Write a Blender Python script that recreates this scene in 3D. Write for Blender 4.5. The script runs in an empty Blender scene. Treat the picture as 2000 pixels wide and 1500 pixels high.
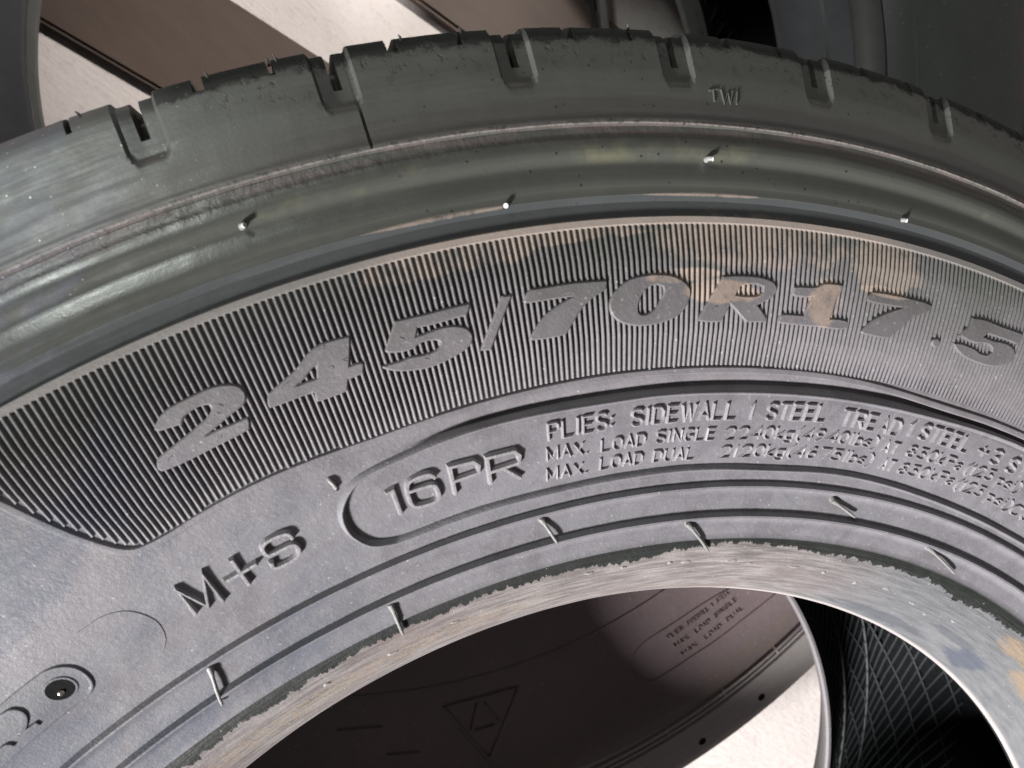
import bpy, bmesh, math, json
import numpy as np
from mathutils import Matrix, Vector
D2R = math.pi / 180
GZ = 0.350                      # height of the upper tyre's mid plane over the ground, metres
C = bpy.context.scene.collection

# ---------------------------------------------------------------- camera
cam = bpy.data.cameras.new('camera'); camo = bpy.data.objects.new('camera', cam); C.objects.link(camo)
RM = [[0.723301, 0.620692, 0.302617], [0.637697, -0.768523, 0.05211], [0.264912, 0.155286, -0.951687]]
CP = [-291.219, 180.225, 286.412]
M = Matrix(((RM[0][0], -RM[0][1], -RM[0][2], CP[0] / 1000), (RM[1][0], -RM[1][1], -RM[1][2], CP[1] / 1000),
            (RM[2][0], -RM[2][1], -RM[2][2], CP[2] / 1000 + GZ), (0, 0, 0, 1)))
camo.matrix_world = M
cam.sensor_width = 36; cam.lens = 36 * 1352.56 / 2000
cam.clip_start = 0.01; cam.clip_end = 500
cam.dof.use_dof = True; cam.dof.focus_distance = 0.225; cam.dof.aperture_fstop = 20.0
bpy.context.scene.camera = camo

# ---------------------------------------------------------------- light
w = bpy.data.worlds.new('World'); bpy.context.scene.world = w; w.use_nodes = True
bg = w.node_tree.nodes['Background']; bg.inputs[0].default_value = (1.0, .90, .90, 1); bg.inputs[1].default_value = 0.15
def lamp(name, az, el, dist, sx, sy, watts, col, at=(-.16, .26, .45)):
    """a rectangular opening with daylight behind it, turned towards the tyres"""
    l = bpy.data.lights.new(name, 'AREA'); l.shape = 'RECTANGLE'; l.size = sx; l.size_y = sy; l.energy = watts; l.color = col
    o = bpy.data.objects.new(name, l); C.objects.link(o)
    d = Vector((math.cos(az * D2R) * math.cos(el * D2R), math.sin(az * D2R) * math.cos(el * D2R), math.sin(el * D2R)))
    o.location = Vector(at) + d * dist; o.rotation_euler = d.to_track_quat('Z', 'Y').to_euler(); return o
lamp('doorway_light', -93, 27, 4.2, .66, .5, 640, (1.0, .975, .975))
lamp('window_light', 176, 30, 2.2, .40, .24, 14, (.94, 1.0, .94))
spl = bpy.data.lights.new('added_well_spot', 'SPOT'); spl.energy = 210; spl.spot_size = 15 * D2R; spl.spot_blend = .6; spl.shadow_soft_size = .09; spl.color = (1.0, .96, .92)  # added narrow spot, unseen source, brightens the floor inside the lower tyre
spo = bpy.data.objects.new('added_well_spot', spl); C.objects.link(spo); sdir = Vector((.087, .49, .866)); spo.location = Vector((-.41, .33, 0)) + sdir * 2.0
spo.rotation_euler = sdir.to_track_quat('Z', 'Y').to_euler()
vs = bpy.context.scene.view_settings
vs.view_transform = 'Standard'; vs.look = 'None'; vs.gamma = 1; vs.exposure = 0.0

# ---------------------------------------------------------------- materials
class NB:
    """small helper for building node graphs"""
    def __init__(s, name):
        s.m = bpy.data.materials.new(name); s.m.use_nodes = True; s.t = s.m.node_tree
        s.b = s.t.nodes['Principled BSDF']
    def n(s, ty, **k):
        o = s.t.nodes.new(ty)
        for a, v in k.items(): setattr(o, a, v)
        return o
    def put(s, sock, v):
        if isinstance(v, (int, float)): sock.default_value = v
        elif isinstance(v, (tuple, list)): sock.default_value = tuple(v) + ((1,) if len(v) == 3 and len(sock.default_value) == 4 else ())
        else: s.t.links.new(v, sock)
    def math(s, op, a, b=0.0, c=None):
        o = s.n('ShaderNodeMath', operation=op); s.put(o.inputs[0], a); s.put(o.inputs[1], b)
        if c is not None: s.put(o.inputs[2], c)
        return o.outputs[0]
    def ramp(s, v, lo, hi, a=0.0, b=1.0):           # smooth step
        o = s.n('ShaderNodeMapRange', interpolation_type='SMOOTHSTEP')
        for i, x in enumerate((v, lo, hi, a, b)): s.put(o.inputs[i], x)
        return o.outputs[0]
    def mix(s, f, a, b):
        o = s.n('ShaderNodeMix', data_type='RGBA'); s.put(o.inputs[0], f); s.put(o.inputs[6], a); s.put(o.inputs[7], b)
        return o.outputs[2]
    def noise(s, vec, sc, det=4, rough=.6):
        o = s.n('ShaderNodeTexNoise'); s.put(o.inputs['Vector'], vec); o.inputs['Scale'].default_value = sc
        o.inputs['Detail'].default_value = det; o.inputs['Roughness'].default_value = rough
        return o.outputs[0]
    def pos(s):
        return s.n('ShaderNodeNewGeometry').outputs['Position']
    def polar(s, cx=0, cy=0):
        """radius in mm, angle in degrees and an unrolled vector (arc length, radius) in metres"""
        p = s.pos(); sp = s.n('ShaderNodeSeparateXYZ'); s.put(sp.inputs[0], p)
        x = s.math('SUBTRACT', sp.outputs[0], cx); y = s.math('SUBTRACT', sp.outputs[1], cy)
        r = s.math('SQRT', s.math('ADD', s.math('MULTIPLY', x, x), s.math('MULTIPLY', y, y)))
        th = s.math('ARCTAN2', y, x)
        cv = s.n('ShaderNodeCombineXYZ'); s.put(cv.inputs[0], s.math('MULTIPLY', th, .3)); s.put(cv.inputs[1], r); s.put(cv.inputs[2], sp.outputs[2])
        return s.math('MULTIPLY', r, 1000), s.math('MULTIPLY', th, 180 / math.pi), cv.outputs[0]
    def scale(s, v, k):
        o = s.n('ShaderNodeVectorMath', operation='MULTIPLY'); s.put(o.inputs[0], v); o.inputs[1].default_value = k
        return o.outputs[0]
    def bump(s, h, dist, strength=1.0, prev=None):
        o = s.n('ShaderNodeBump'); s.put(o.inputs['Height'], h); o.inputs['Distance'].default_value = dist
        o.inputs['Strength'].default_value = strength
        if prev is not None: s.put(o.inputs['Normal'], prev)
        return o.outputs[0]

def rubber_main(name='tyre_rubber', floor=False):
    g = NB(name); r, th, uv = g.polar(); p = g.pos()
    n1 = g.noise(p, 22, 5, .65); n2 = g.noise(p, 160, 4, .7); n3 = g.noise(p, 900, 2, .5)
    nst = g.noise(g.scale(uv, (60, 700, 60)), 1, 4, .6)        # streaks running round the tyre
    nrad = g.noise(g.scale(uv, (900, 40, 40)), 1, 4, .6)
    clean = g.mix(n1, (.034, .037, .032), (.060, .063, .054))
    blue = g.mix(n1, (.030, .034, .034), (.044, .048, .049))
    dust = g.mix(n2, (.100, .092, .098), (.155, .143, .150))
    col = g.mix(g.math('MULTIPLY', g.ramp(r, 339, 341), g.ramp(r, 348.5, 347)), clean, blue)
    dm = g.ramp(g.math('ADD', r, g.math('MULTIPLY', g.math('SUBTRACT', n1, .5), 60)), 350, 305)
    dm = g.math('MULTIPLY', dm, g.ramp(r, 343, 340))
    col = g.mix(dm, col, dust)
    inner = g.mix(n2, (.106, .104, .114), (.160, .157, .169))
    col = g.mix(g.math('MULTIPLY', g.ramp(g.math('ADD', r, g.math('MULTIPLY', g.math('SUBTRACT', n1, .5), 30)), 312, 285), .85), col, inner)
    mot = g.noise(p, 70, 6, .72); col = g.mix(g.math('MULTIPLY', g.math('MULTIPLY', g.ramp(mot, .46, .64), g.ramp(r, 342, 330)), .50), col, (.085, .078, .085))
    col = g.mix(g.math('MULTIPLY', g.math('MULTIPLY', g.ramp(n3, .60, .78), g.ramp(r, 342, 330)), .38), col, (.26, .25, .25))
    scr = g.noise(g.scale(p, (260, 14, 60)), 1, 4, .7); scr2 = g.noise(g.scale(p, (20, 300, 60)), 1, 4, .7)
    col = g.mix(g.math('MULTIPLY', g.math('MULTIPLY', g.ramp(g.math('MAXIMUM', scr, scr2), .60, .74), g.ramp(r, 302, 295)), .35), col, (.075, .075, .085))
    # blue-grey wiped patches on the dusty lower left
    wipe = g.math('MULTIPLY', g.ramp(g.noise(g.scale(p, (38, 13, 20)), 1, 6, .72), .46, .62), g.ramp(th, 150, 157))
    col = g.mix(g.math('MULTIPLY', wipe, .70), col, (.062, .070, .094))
    def blob(t0, r0, st, sr):
        a = g.math('DIVIDE', g.math('SUBTRACT', g.math('ADD', th, g.math('MULTIPLY', g.math('SUBTRACT', n2, .5), st * 1.2)), t0), st)
        b = g.math('DIVIDE', g.math('SUBTRACT', g.math('ADD', r, g.math('MULTIPLY', g.math('SUBTRACT', n2, .5), sr * 1.2)), r0), sr)
        d = g.math('ADD', g.math('MULTIPLY', a, a), g.math('MULTIPLY', b, b))
        return g.math('MULTIPLY', g.ramp(g.math('ADD', d, g.math('MULTIPLY', g.math('SUBTRACT', n3, .5), .5)), 1.2, .7), g.ramp(g.math('ADD', n2, g.math('MULTIPLY', n1, .5)), .50, .80))
    def spot(t0, r0, st, sr):       # a solid wiped spot with a frayed edge
        a = g.math('DIVIDE', g.math('SUBTRACT', th, t0), st); b = g.math('DIVIDE', g.math('SUBTRACT', r, r0), sr)
        d = g.math('ADD', g.math('MULTIPLY', a, a), g.math('MULTIPLY', b, b))
        return g.ramp(g.math('ADD', d, g.math('MULTIPLY', g.math('SUBTRACT', g.math('ADD', nst, n2), 1.0), 1.6)), 1.3, .4)
    def union(v):
        o = v[0]
        for x in v[1:]: o = g.math('MAXIMUM', o, x)
        return o
    pll = g.math('MULTIPLY', g.math('MULTIPLY', g.ramp(r, 276.8, 277.6), g.ramp(r, 288.2, 287.4)), g.math('MULTIPLY', g.ramp(th, 165.0, 165.5), .55))
    col = g.mix(pll, col, (.075, .080, .088))
    if floor:      # band floor between the ridges is coloured darker
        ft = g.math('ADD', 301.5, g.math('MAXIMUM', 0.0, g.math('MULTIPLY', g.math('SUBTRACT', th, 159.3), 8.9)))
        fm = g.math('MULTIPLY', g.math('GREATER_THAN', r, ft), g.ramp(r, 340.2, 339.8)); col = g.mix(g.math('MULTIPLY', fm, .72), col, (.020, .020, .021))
    # rust-coloured dried mud stains
    rustA = union([blob(130.8, 322.5, 1.9, 3.2), blob(124.9, 321.5, 1.15, 6.5), blob(132.2, 327, 1.5, 1.8), blob(121.4, 326.8, 1.5, 1.6), blob(133.2, 326.5, 1.5, 1.6)])
    rustB = union([blob(131.5, 347.6, 3.0, .45), blob(143, 347.6, 3, .6), blob(143.2, 338, 4.0, 4), blob(139, 338.8, 4, 2.0), blob(129, 336, 5, 7), blob(121.5, 334, 2.2, 8)])
    rust = g.math('MAXIMUM', rustA, g.math('MULTIPLY', rustB, .55))
    rim = g.math('MULTIPLY', g.ramp(r, 339.6, 340.1), g.ramp(r, 342.4, 341.9))
    rust = g.math('MAXIMUM', rust, g.math('MULTIPLY', rim, g.math('MULTIPLY', g.ramp(th, 118, 124), g.ramp(th, 149, 143))))
    rc = g.mix(n2, (.165, .130, .105), (.255, .200, .165))
    col = g.mix(g.math('MULTIPLY', rust, .9), col, rc)
    col = g.mix(g.math('MULTIPLY', rim, .5), col, (.185, .170, .155))
    # brown scuff just inside the shoulder lip
    lipm = g.math('MULTIPLY', g.math('MULTIPLY', g.ramp(r, 360.5, 363.5), g.ramp(r, 367.2, 366.2)), g.ramp(nst, .38, .6))
    col = g.mix(g.math('MULTIPLY', lipm, .65), col, (.070, .052, .050))
    lline = g.math('MULTIPLY', g.math('MULTIPLY', g.ramp(r, 365.7, 366.0), g.ramp(r, 367.1, 366.7)), g.ramp(n3, .3, .55))
    col = g.mix(g.math('MULTIPLY', lline, .75), col, (.145, .130, .122))
    low_ = g.math('MULTIPLY', g.ramp(r, 366.8, 367.4), g.ramp(r, 378, 368))
    col = g.mix(g.math('MULTIPLY', low_, .45), col, (.040, .033, .033))
    yel = g.math('MULTIPLY', g.math('MULTIPLY', g.ramp(r, 355, 358), g.ramp(r, 362, 360)), g.ramp(n1, .5, .66))
    col = g.mix(g.math('MULTIPLY', yel, .5), col, (.13, .125, .07))
    # dark scuffed edge of the tread
    scf = g.math('MULTIPLY', g.ramp(g.math('ADD', r, g.math('MULTIPLY', g.math('SUBTRACT', n2, .5), 9)), 387.6, 389.2), g.ramp(th, 154, 150))
    col = g.mix(g.math('MULTIPLY', scf, .8), col, (.013, .014, .013))
    cutc = g.math('MULTIPLY', g.ramp(g.noise(g.scale(uv, (420, 240, 90)), 1, 3, .7), .54, .62), g.math('MULTIPLY', g.ramp(r, 378, 388), g.ramp(th, 152, 148)))
    col = g.mix(g.math('MULTIPLY', cutc, .75), col, (.012, .013, .012))
    # pale dried mounting paste on the bead face with a torn outer edge
    jag = g.noise(g.scale(uv, (230, 18, 0)), 1, 6, .75); jag2 = g.noise(g.scale(uv, (16, 0, 0)), 1, 2, .5)
    edge = g.math('ADD', r, g.math('ADD', g.math('MULTIPLY', g.math('SUBTRACT', jag, .5), 8.5), g.math('MULTIPLY', g.math('SUBTRACT', jag2, .5), 13)))
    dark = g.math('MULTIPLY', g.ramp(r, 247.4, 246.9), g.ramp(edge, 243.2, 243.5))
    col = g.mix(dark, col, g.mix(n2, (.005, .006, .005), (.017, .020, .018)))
    paste = g.math('MULTIPLY', g.ramp(edge, 243.5, 243.1), g.ramp(r, 247.3, 246.6))
    pc = g.mix(g.ramp(nst, .25, .75), (.088, .079, .076), (.210, .192, .185))
    pc = g.mix(g.math('MULTIPLY', g.math('MULTIPLY', g.ramp(r, 238.5, 235.5), g.ramp(r, 228, 233)), g.math('MULTIPLY', g.ramp(n3, .42, .6), g.math('MULTIPLY', g.ramp(th, 138, 146), .8))), pc, (.20, .16, .12))
    pc = g.mix(g.math('MULTIPLY', g.ramp(n1, .5, .66), .5), pc, (.135, .105, .10))
    pc = g.mix(g.math('MULTIPLY', g.ramp(th, 124, 104), .85), pc, g.mix(nst, (.060, .066, .073), (.118, .124, .130)))
    pc = g.mix(g.math('MULTIPLY', g.math('MAXIMUM', spot(105, 222.8, 7, 2.3), spot(97.5, 229, 4, 1.6)), .6), pc, (.050, .055, .066))
    tan = union([spot(91.5, 238.5, 4.2, 3.4), spot(86, 234, 4, 5)])
    pc = g.mix(g.math('MULTIPLY', tan, .75), pc, (.19, .14, .09))
    pc = g.mix(g.math('MULTIPLY', spot(93.0, 225.5, 2.7, 4.4), .85), pc, (.050, .058, .078))
    col = g.mix(paste, col, pc)
    lipw = g.ramp(r, 219.6, 218.6)
    col = g.mix(g.math('MULTIPLY', lipw, .7), col, (.36, .33, .32))  # thin edge highlight of the bead lip, painted into the colour
    # fine specks: pale grit and dark pits
    vo = g.n('ShaderNodeTexVoronoi'); g.put(vo.inputs['Vector'], p); vo.inputs['Scale'].default_value = 520; vo.inputs['Randomness'].default_value = 1
    sel = g.n('ShaderNodeSeparateColor'); g.put(sel.inputs[0], vo.outputs['Color'])
    spk = g.math('MULTIPLY', g.ramp(vo.outputs['Distance'], .16, .10), g.math('GREATER_THAN', sel.outputs[0], .90))
    grit = g.math('MULTIPLY', spk, g.math('MAXIMUM', g.math('MULTIPLY', g.ramp(th, 150, 153), g.ramp(r, 362, 368)), g.math('MULTIPLY', g.ramp(r, 340, 330), .35)))
    vp = g.n('ShaderNodeTexVoronoi'); g.put(vp.inputs['Vector'], p); vp.inputs['Scale'].default_value = 900
    sp2 = g.n('ShaderNodeSeparateColor'); g.put(sp2.inputs[0], vp.outputs['Color'])
    gr2 = g.math('MULTIPLY', g.math('MULTIPLY', g.math('MULTIPLY', g.ramp(vp.outputs['Distance'], .20, .12), sp2.outputs[1]), g.math('GREATER_THAN', sp2.outputs[0], .86)), g.math('MULTIPLY', g.ramp(th, 147, 154), g.ramp(r, 352, 362)))
    grit = g.math('MAXIMUM', grit, g.math('MULTIPLY', gr2, .6))
    pit = g.math('MULTIPLY', g.math('MULTIPLY', g.ramp(vo.outputs['Distance'], .22, .14), g.math('GREATER_THAN', sel.outputs[1], .86)), g.math('MULTIPLY', g.ramp(r, 343, 350), g.math('MULTIPLY', g.ramp(th, 147, 142), g.ramp(th, 120, 124))))
    col = g.mix(g.math('MULTIPLY', pit, .9), col, (.008, .009, .01))
    col = g.mix(grit, col, (.5, .5, .47))
    g.put(g.b.inputs['Base Color'], col)
    rg = g.math('ADD', g.math('ADD', g.ramp(r, 344, 338, .27, .58), g.math('ADD', g.ramp(r, 360, 363, 0, .14), g.math('MULTIPLY', g.ramp(nst, .4, .7), .10))), g.math('MULTIPLY', g.math('SUBTRACT', n2, .5), .22))
    rg = g.math('MAXIMUM', rg, g.math('MULTIPLY', g.math('MAXIMUM', scf, cutc), .9))
    g.put(g.b.inputs['Roughness'], rg); g.put(g.b.inputs['Specular IOR Level'], g.math('SUBTRACT', g.ramp(r, 338, 343, .45, .85), g.math('MULTIPLY', scf, .6)))
    amt = g.math('MULTIPLY', g.math('SUBTRACT', n2, .5), 1)
    n4 = g.noise(p, 2200, 2, .6); b1 = g.bump(g.math('MULTIPLY', g.math('ADD', n3, g.math('MULTIPLY', n4, .8)), g.ramp(r, 345, 338, .18, .72)), .00024, .5); b2 = g.bump(g.math('MULTIPLY', n2, g.ramp(r, 342, 336)), .0003, .3, b1)
    fl = g.math('MULTIPLY', nst, g.ramp(r, 248, 243))
    b3 = g.bump(fl, .0011, .8, b2)
    b4 = g.bump(paste, .0005, .9, b3)
    cut = g.math('MULTIPLY', g.ramp(g.noise(g.scale(uv, (420, 240, 90)), 1, 3, .7), .56, .70), g.math('MULTIPLY', g.ramp(r, 379, 389), g.ramp(th, 151, 147)))
    
    b5 = g.bump(g.math('SUBTRACT', 1.0, cut), .0003, .4, b4)
    nrb = g.noise(g.scale(uv, (240, 160, 40)), 1, 4, .65); lb = g.math('MULTIPLY', nrb, g.math('MULTIPLY', g.ramp(r, 360.5, 362.5), g.ramp(r, 367, 366)))
    b6 = g.bump(lb, .0008, .5, b5)
    g.put(g.b.inputs['Normal'], b6)
    return g.m

def rubber_plain(name, c0, c1, rough, dirt=None, grid=False):
    g = NB(name); p = g.pos(); n1 = g.noise(p, 30, 5, .6); n2 = g.noise(p, 300, 4, .6)
    col = g.mix(n1, c0, c1)
    if dirt: col = g.mix(g.math('MULTIPLY', g.ramp(n1, .5, .65), .6), col, dirt)
    g.put(g.b.inputs['Base Color'], col); g.put(g.b.inputs['Roughness'], g.math('ADD', rough, g.math('MULTIPLY', g.math('SUBTRACT', n2, .5), .2)))
    h = n2
    b = g.bump(h, .0004, .6)
    if grid:
        r, th, uv = g.polar()
        v = g.n('ShaderNodeTexVoronoi'); g.put(v.inputs['Vector'], g.scale(uv, (500, 260, 260))); v.inputs['Scale'].default_value = 1
        b = g.bump(g.ramp(v.outputs['Distance'], .35, .2), .0005, .9, b)
    g.put(g.b.inputs['Normal'], b)
    return g.m

def rubber_low():
    g = NB('lower_tyre_rubber'); r, th, uv = g.polar(-.305, .300); p = g.pos()
    n1 = g.noise(p, 25, 5, .65); n2 = g.noise(p, 220, 4, .65); nst = g.noise(g.scale(uv, (12, 300, 60)), 1, 5, .6)
    col = g.mix(n1, (.115, .086, .088), (.175, .135, .138))
    col = g.mix(g.ramp(th, 8, 22), col, g.mix(n1, (.062, .072, .066), (.100, .112, .104)))  # greenish tint of the light on this side, painted into the colour
    dusty = g.mix(n2, (.085, .075, .072), (.14, .12, .112))
    col = g.mix(g.math('MULTIPLY', g.ramp(r, 420, 460), g.ramp(n1, .38, .55)), col, dusty)
    mud = g.math('MULTIPLY', g.math('MULTIPLY', g.ramp(r, 432, 446), g.ramp(r, 468, 462)), g.ramp(n1, .46, .58))
    col = g.mix(g.math('MULTIPLY', mud, .7), col, (.15, .112, .095))
    col = g.mix(g.ramp(r, 463, 467), col, g.mix(nst, (.26, .24, .23), (.36, .335, .32)))  # groove band painted paler for the grazing light it catches
    col = g.mix(g.ramp(r, 340, 300), col, g.mix(nst, (.13, .135, .15), (.19, .195, .21)))
    vo = g.n('ShaderNodeTexVoronoi'); g.put(vo.inputs['Vector'], p); vo.inputs['Scale'].default_value = 330
    sel = g.n('ShaderNodeSeparateColor'); g.put(sel.inputs[0], vo.outputs['Color'])
    col = g.mix(g.math('MULTIPLY', g.ramp(vo.outputs['Distance'], .16, .08), g.math('GREATER_THAN', sel.outputs[0], .9)), col, (.4, .37, .35))
    g.put(g.b.inputs['Base Color'], col); g.put(g.b.inputs['Roughness'], g.math('ADD', .5, g.math('MULTIPLY', g.math('SUBTRACT', n2, .5), .25)))
    b = g.bump(n2, .0008, .5); g.put(g.b.inputs['Normal'], g.bump(nst, .0006, .5, b))
    return g.m

def concrete():
    g = NB('concrete'); p = g.pos(); n1 = g.noise(p, 9, 6, .65); n2 = g.noise(p, 120, 5, .7); n3 = g.noise(g.scale(p, (60, 400, 60)), 1, 4, .6)
    col = g.mix(n1, (.46, .415, .395), (.62, .57, .54)); col = g.mix(g.math('MULTIPLY', g.ramp(n2, .5, .72), .35), col, (.30, .255, .235))
    col = g.mix(g.math('MULTIPLY', g.ramp(n3, .56, .7), .3), col, (.66, .62, .59))
    g.put(g.b.inputs['Base Color'], col); g.b.inputs['Roughness'].default_value = .85
    g.put(g.b.inputs['Normal'], g.bump(g.math('ADD', n2, g.math('MULTIPLY', n3, .5)), .0015, .6))
    return g.m

def simple(name, c0, c1, rough, sc=60, aniso=(1, 1, 1), bumpd=.0006):
    g = NB(name); p = g.pos(); n1 = g.noise(g.scale(p, aniso), sc, 5, .65)
    g.put(g.b.inputs['Base Color'], g.mix(n1, c0, c1)); g.b.inputs['Roughness'].default_value = rough
    g.put(g.b.inputs['Normal'], g.bump(n1, bumpd, .6)); return g.m

MR = rubber_main(); MRF = rubber_main('tyre_rubber_grooves', True); MLT = simple('highlit_letter_rubber', (.150, .143, .150), (.235, .225, .235), .45, 700); ML = rubber_low(); MC = concrete()  # letter rubber is paler: highlights on the raised strokes put into its colour
MLIN = rubber_plain('inner_liner_rubber', (.007, .008, .009), (.014, .016, .018), .85, grid=True); MLIN.node_tree.nodes['Principled BSDF'].inputs['Specular IOR Level'].default_value = .08
MRIB = rubber_plain('liner_rib_rubber', (.020, .022, .024), (.038, .042, .044), .65)
MTR = rubber_plain('tread_rubber', (.016, .017, .016), (.032, .034, .031), .55)
MNUB = simple('cut_rubber_tip', (.34, .34, .32), (.52, .52, .49), .6, 900)
MWHI = simple('whisker_rubber', (.13, .13, .125), (.22, .22, .21), .45, 500)
MBRD = simple('brown_board', (.046, .029, .021), (.075, .050, .037), .7, 22, (1, 4, 1))
MPST = simple('dried_paste', (.14, .13, .125), (.22, .205, .20), .6, 400)
MPIP = simple('grey_plastic', (.16, .15, .15), (.26, .25, .25), .4, 80)
MPIN = simple('shiny_pin_metal', (.6, .58, .52), (.75, .73, .68), .18, 200); MPIN.node_tree.nodes['Principled BSDF'].inputs['Metallic'].default_value = 1
MBLK = simple('hole_shade_black', (.003, .003, .003), (.006, .006, .006), .9, 200); MBLK.node_tree.nodes['Principled BSDF'].inputs['Specular IOR Level'].default_value = .1  # black of the hole discs stands in for the shade inside them

# ---------------------------------------------------------------- helpers
def link(name, verts, faces, mat, parent=None, sharp=38, smooth=True):
    me = bpy.data.meshes.new(name); me.from_pydata(verts, [], faces); me.materials.append(mat)
    if smooth:
        me.polygons.foreach_set('use_smooth', [True] * len(me.polygons)); me.set_sharp_from_angle(angle=sharp * D2R)
    me.update(); o = bpy.data.objects.new(name, me); C.objects.link(o)
    if parent: o.parent = parent
    return o
def thing(name, label, cat, loc=(0, 0, 0), group=None):
    o = bpy.data.objects.new(name, None); C.objects.link(o); o.location = loc; o['label'] = label; o['category'] = cat
    o.empty_display_size = .05
    if group: o['group'] = group
    return o
def tag(o, label, cat, group=None):
    o['label'] = label; o['category'] = cat
    if group: o['group'] = group
    return o
PR = np.array([218, 222, 228, 236, 244, 252, 260, 270, 283, 294, 305, 320, 332, 340, 350, 358, 365, 375, 385, 389., 391.2, 392.8])
PZ = np.array([80, 87, 95, 102, 106.5, 109, 110.5, 112.5, 117, 119.6, 120.8, 121.2, 120.5, 119.4, 117.8, 116.7, 115.0, 111.5, 107, 105.0, 103.4, 101.2])
_h = np.diff(PR); _d = np.diff(PZ) / _h
_m = np.concatenate([[_d[0]], (_d[:-1] * _h[1:] + _d[1:] * _h[:-1]) / (_h[1:] + _h[:-1]), [_d[-1]]])
def zb(r):
    r = np.asarray(r, float); i = np.clip(np.searchsorted(PR, r, side='right') - 1, 0, len(PR) - 2)
    t = (r - PR[i]) / _h[i]; h = _h[i]
    return (PZ[i] * (2 * t**3 - 3 * t**2 + 1) + _m[i] * h * (t**3 - 2 * t**2 + t) + PZ[i + 1] * (-2 * t**3 + 3 * t**2) + _m[i + 1] * h * (t**3 - t**2))
def surf(th, r, h=0.0):
    """point on the moulded sidewall (mm): angle in degrees, radius, height above the rubber; returns metres"""
    th = np.asarray(th, float); r = np.asarray(r, float); h = np.asarray(h, float)
    dz = (zb(r + .5) - zb(r - .5)); nn = np.sqrt(1 + dz * dz); rr = r - dz / nn * h; z = zb(r) + h / nn
    a = th * D2R
    return np.stack(np.broadcast_arrays(rr * np.cos(a), rr * np.sin(a), z), -1) / 1000
def wob(th, k=0.0):
    a = th * D2R
    return (np.sin(a * 37 + k) + .7 * np.sin(a * 83 + 2.1 * k + 1) + .5 * np.sin(a * 171 + k * 3.3 + 2) + .35 * np.sin(a * 397 + k)) / 2.5
def sstep(x, a, b):
    t = np.clip((x - a) / (b - a), 0, 1); return t * t * (3 - 2 * t)
def grid_faces(n, m, closed=False):
    f = []
    for i in range(n - 1):
        for j in range(m if closed else m - 1):
            k = (j + 1) % m; f.append((i * m + j, i * m + k, (i + 1) * m + k, (i + 1) * m + j))
    return f
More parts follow.
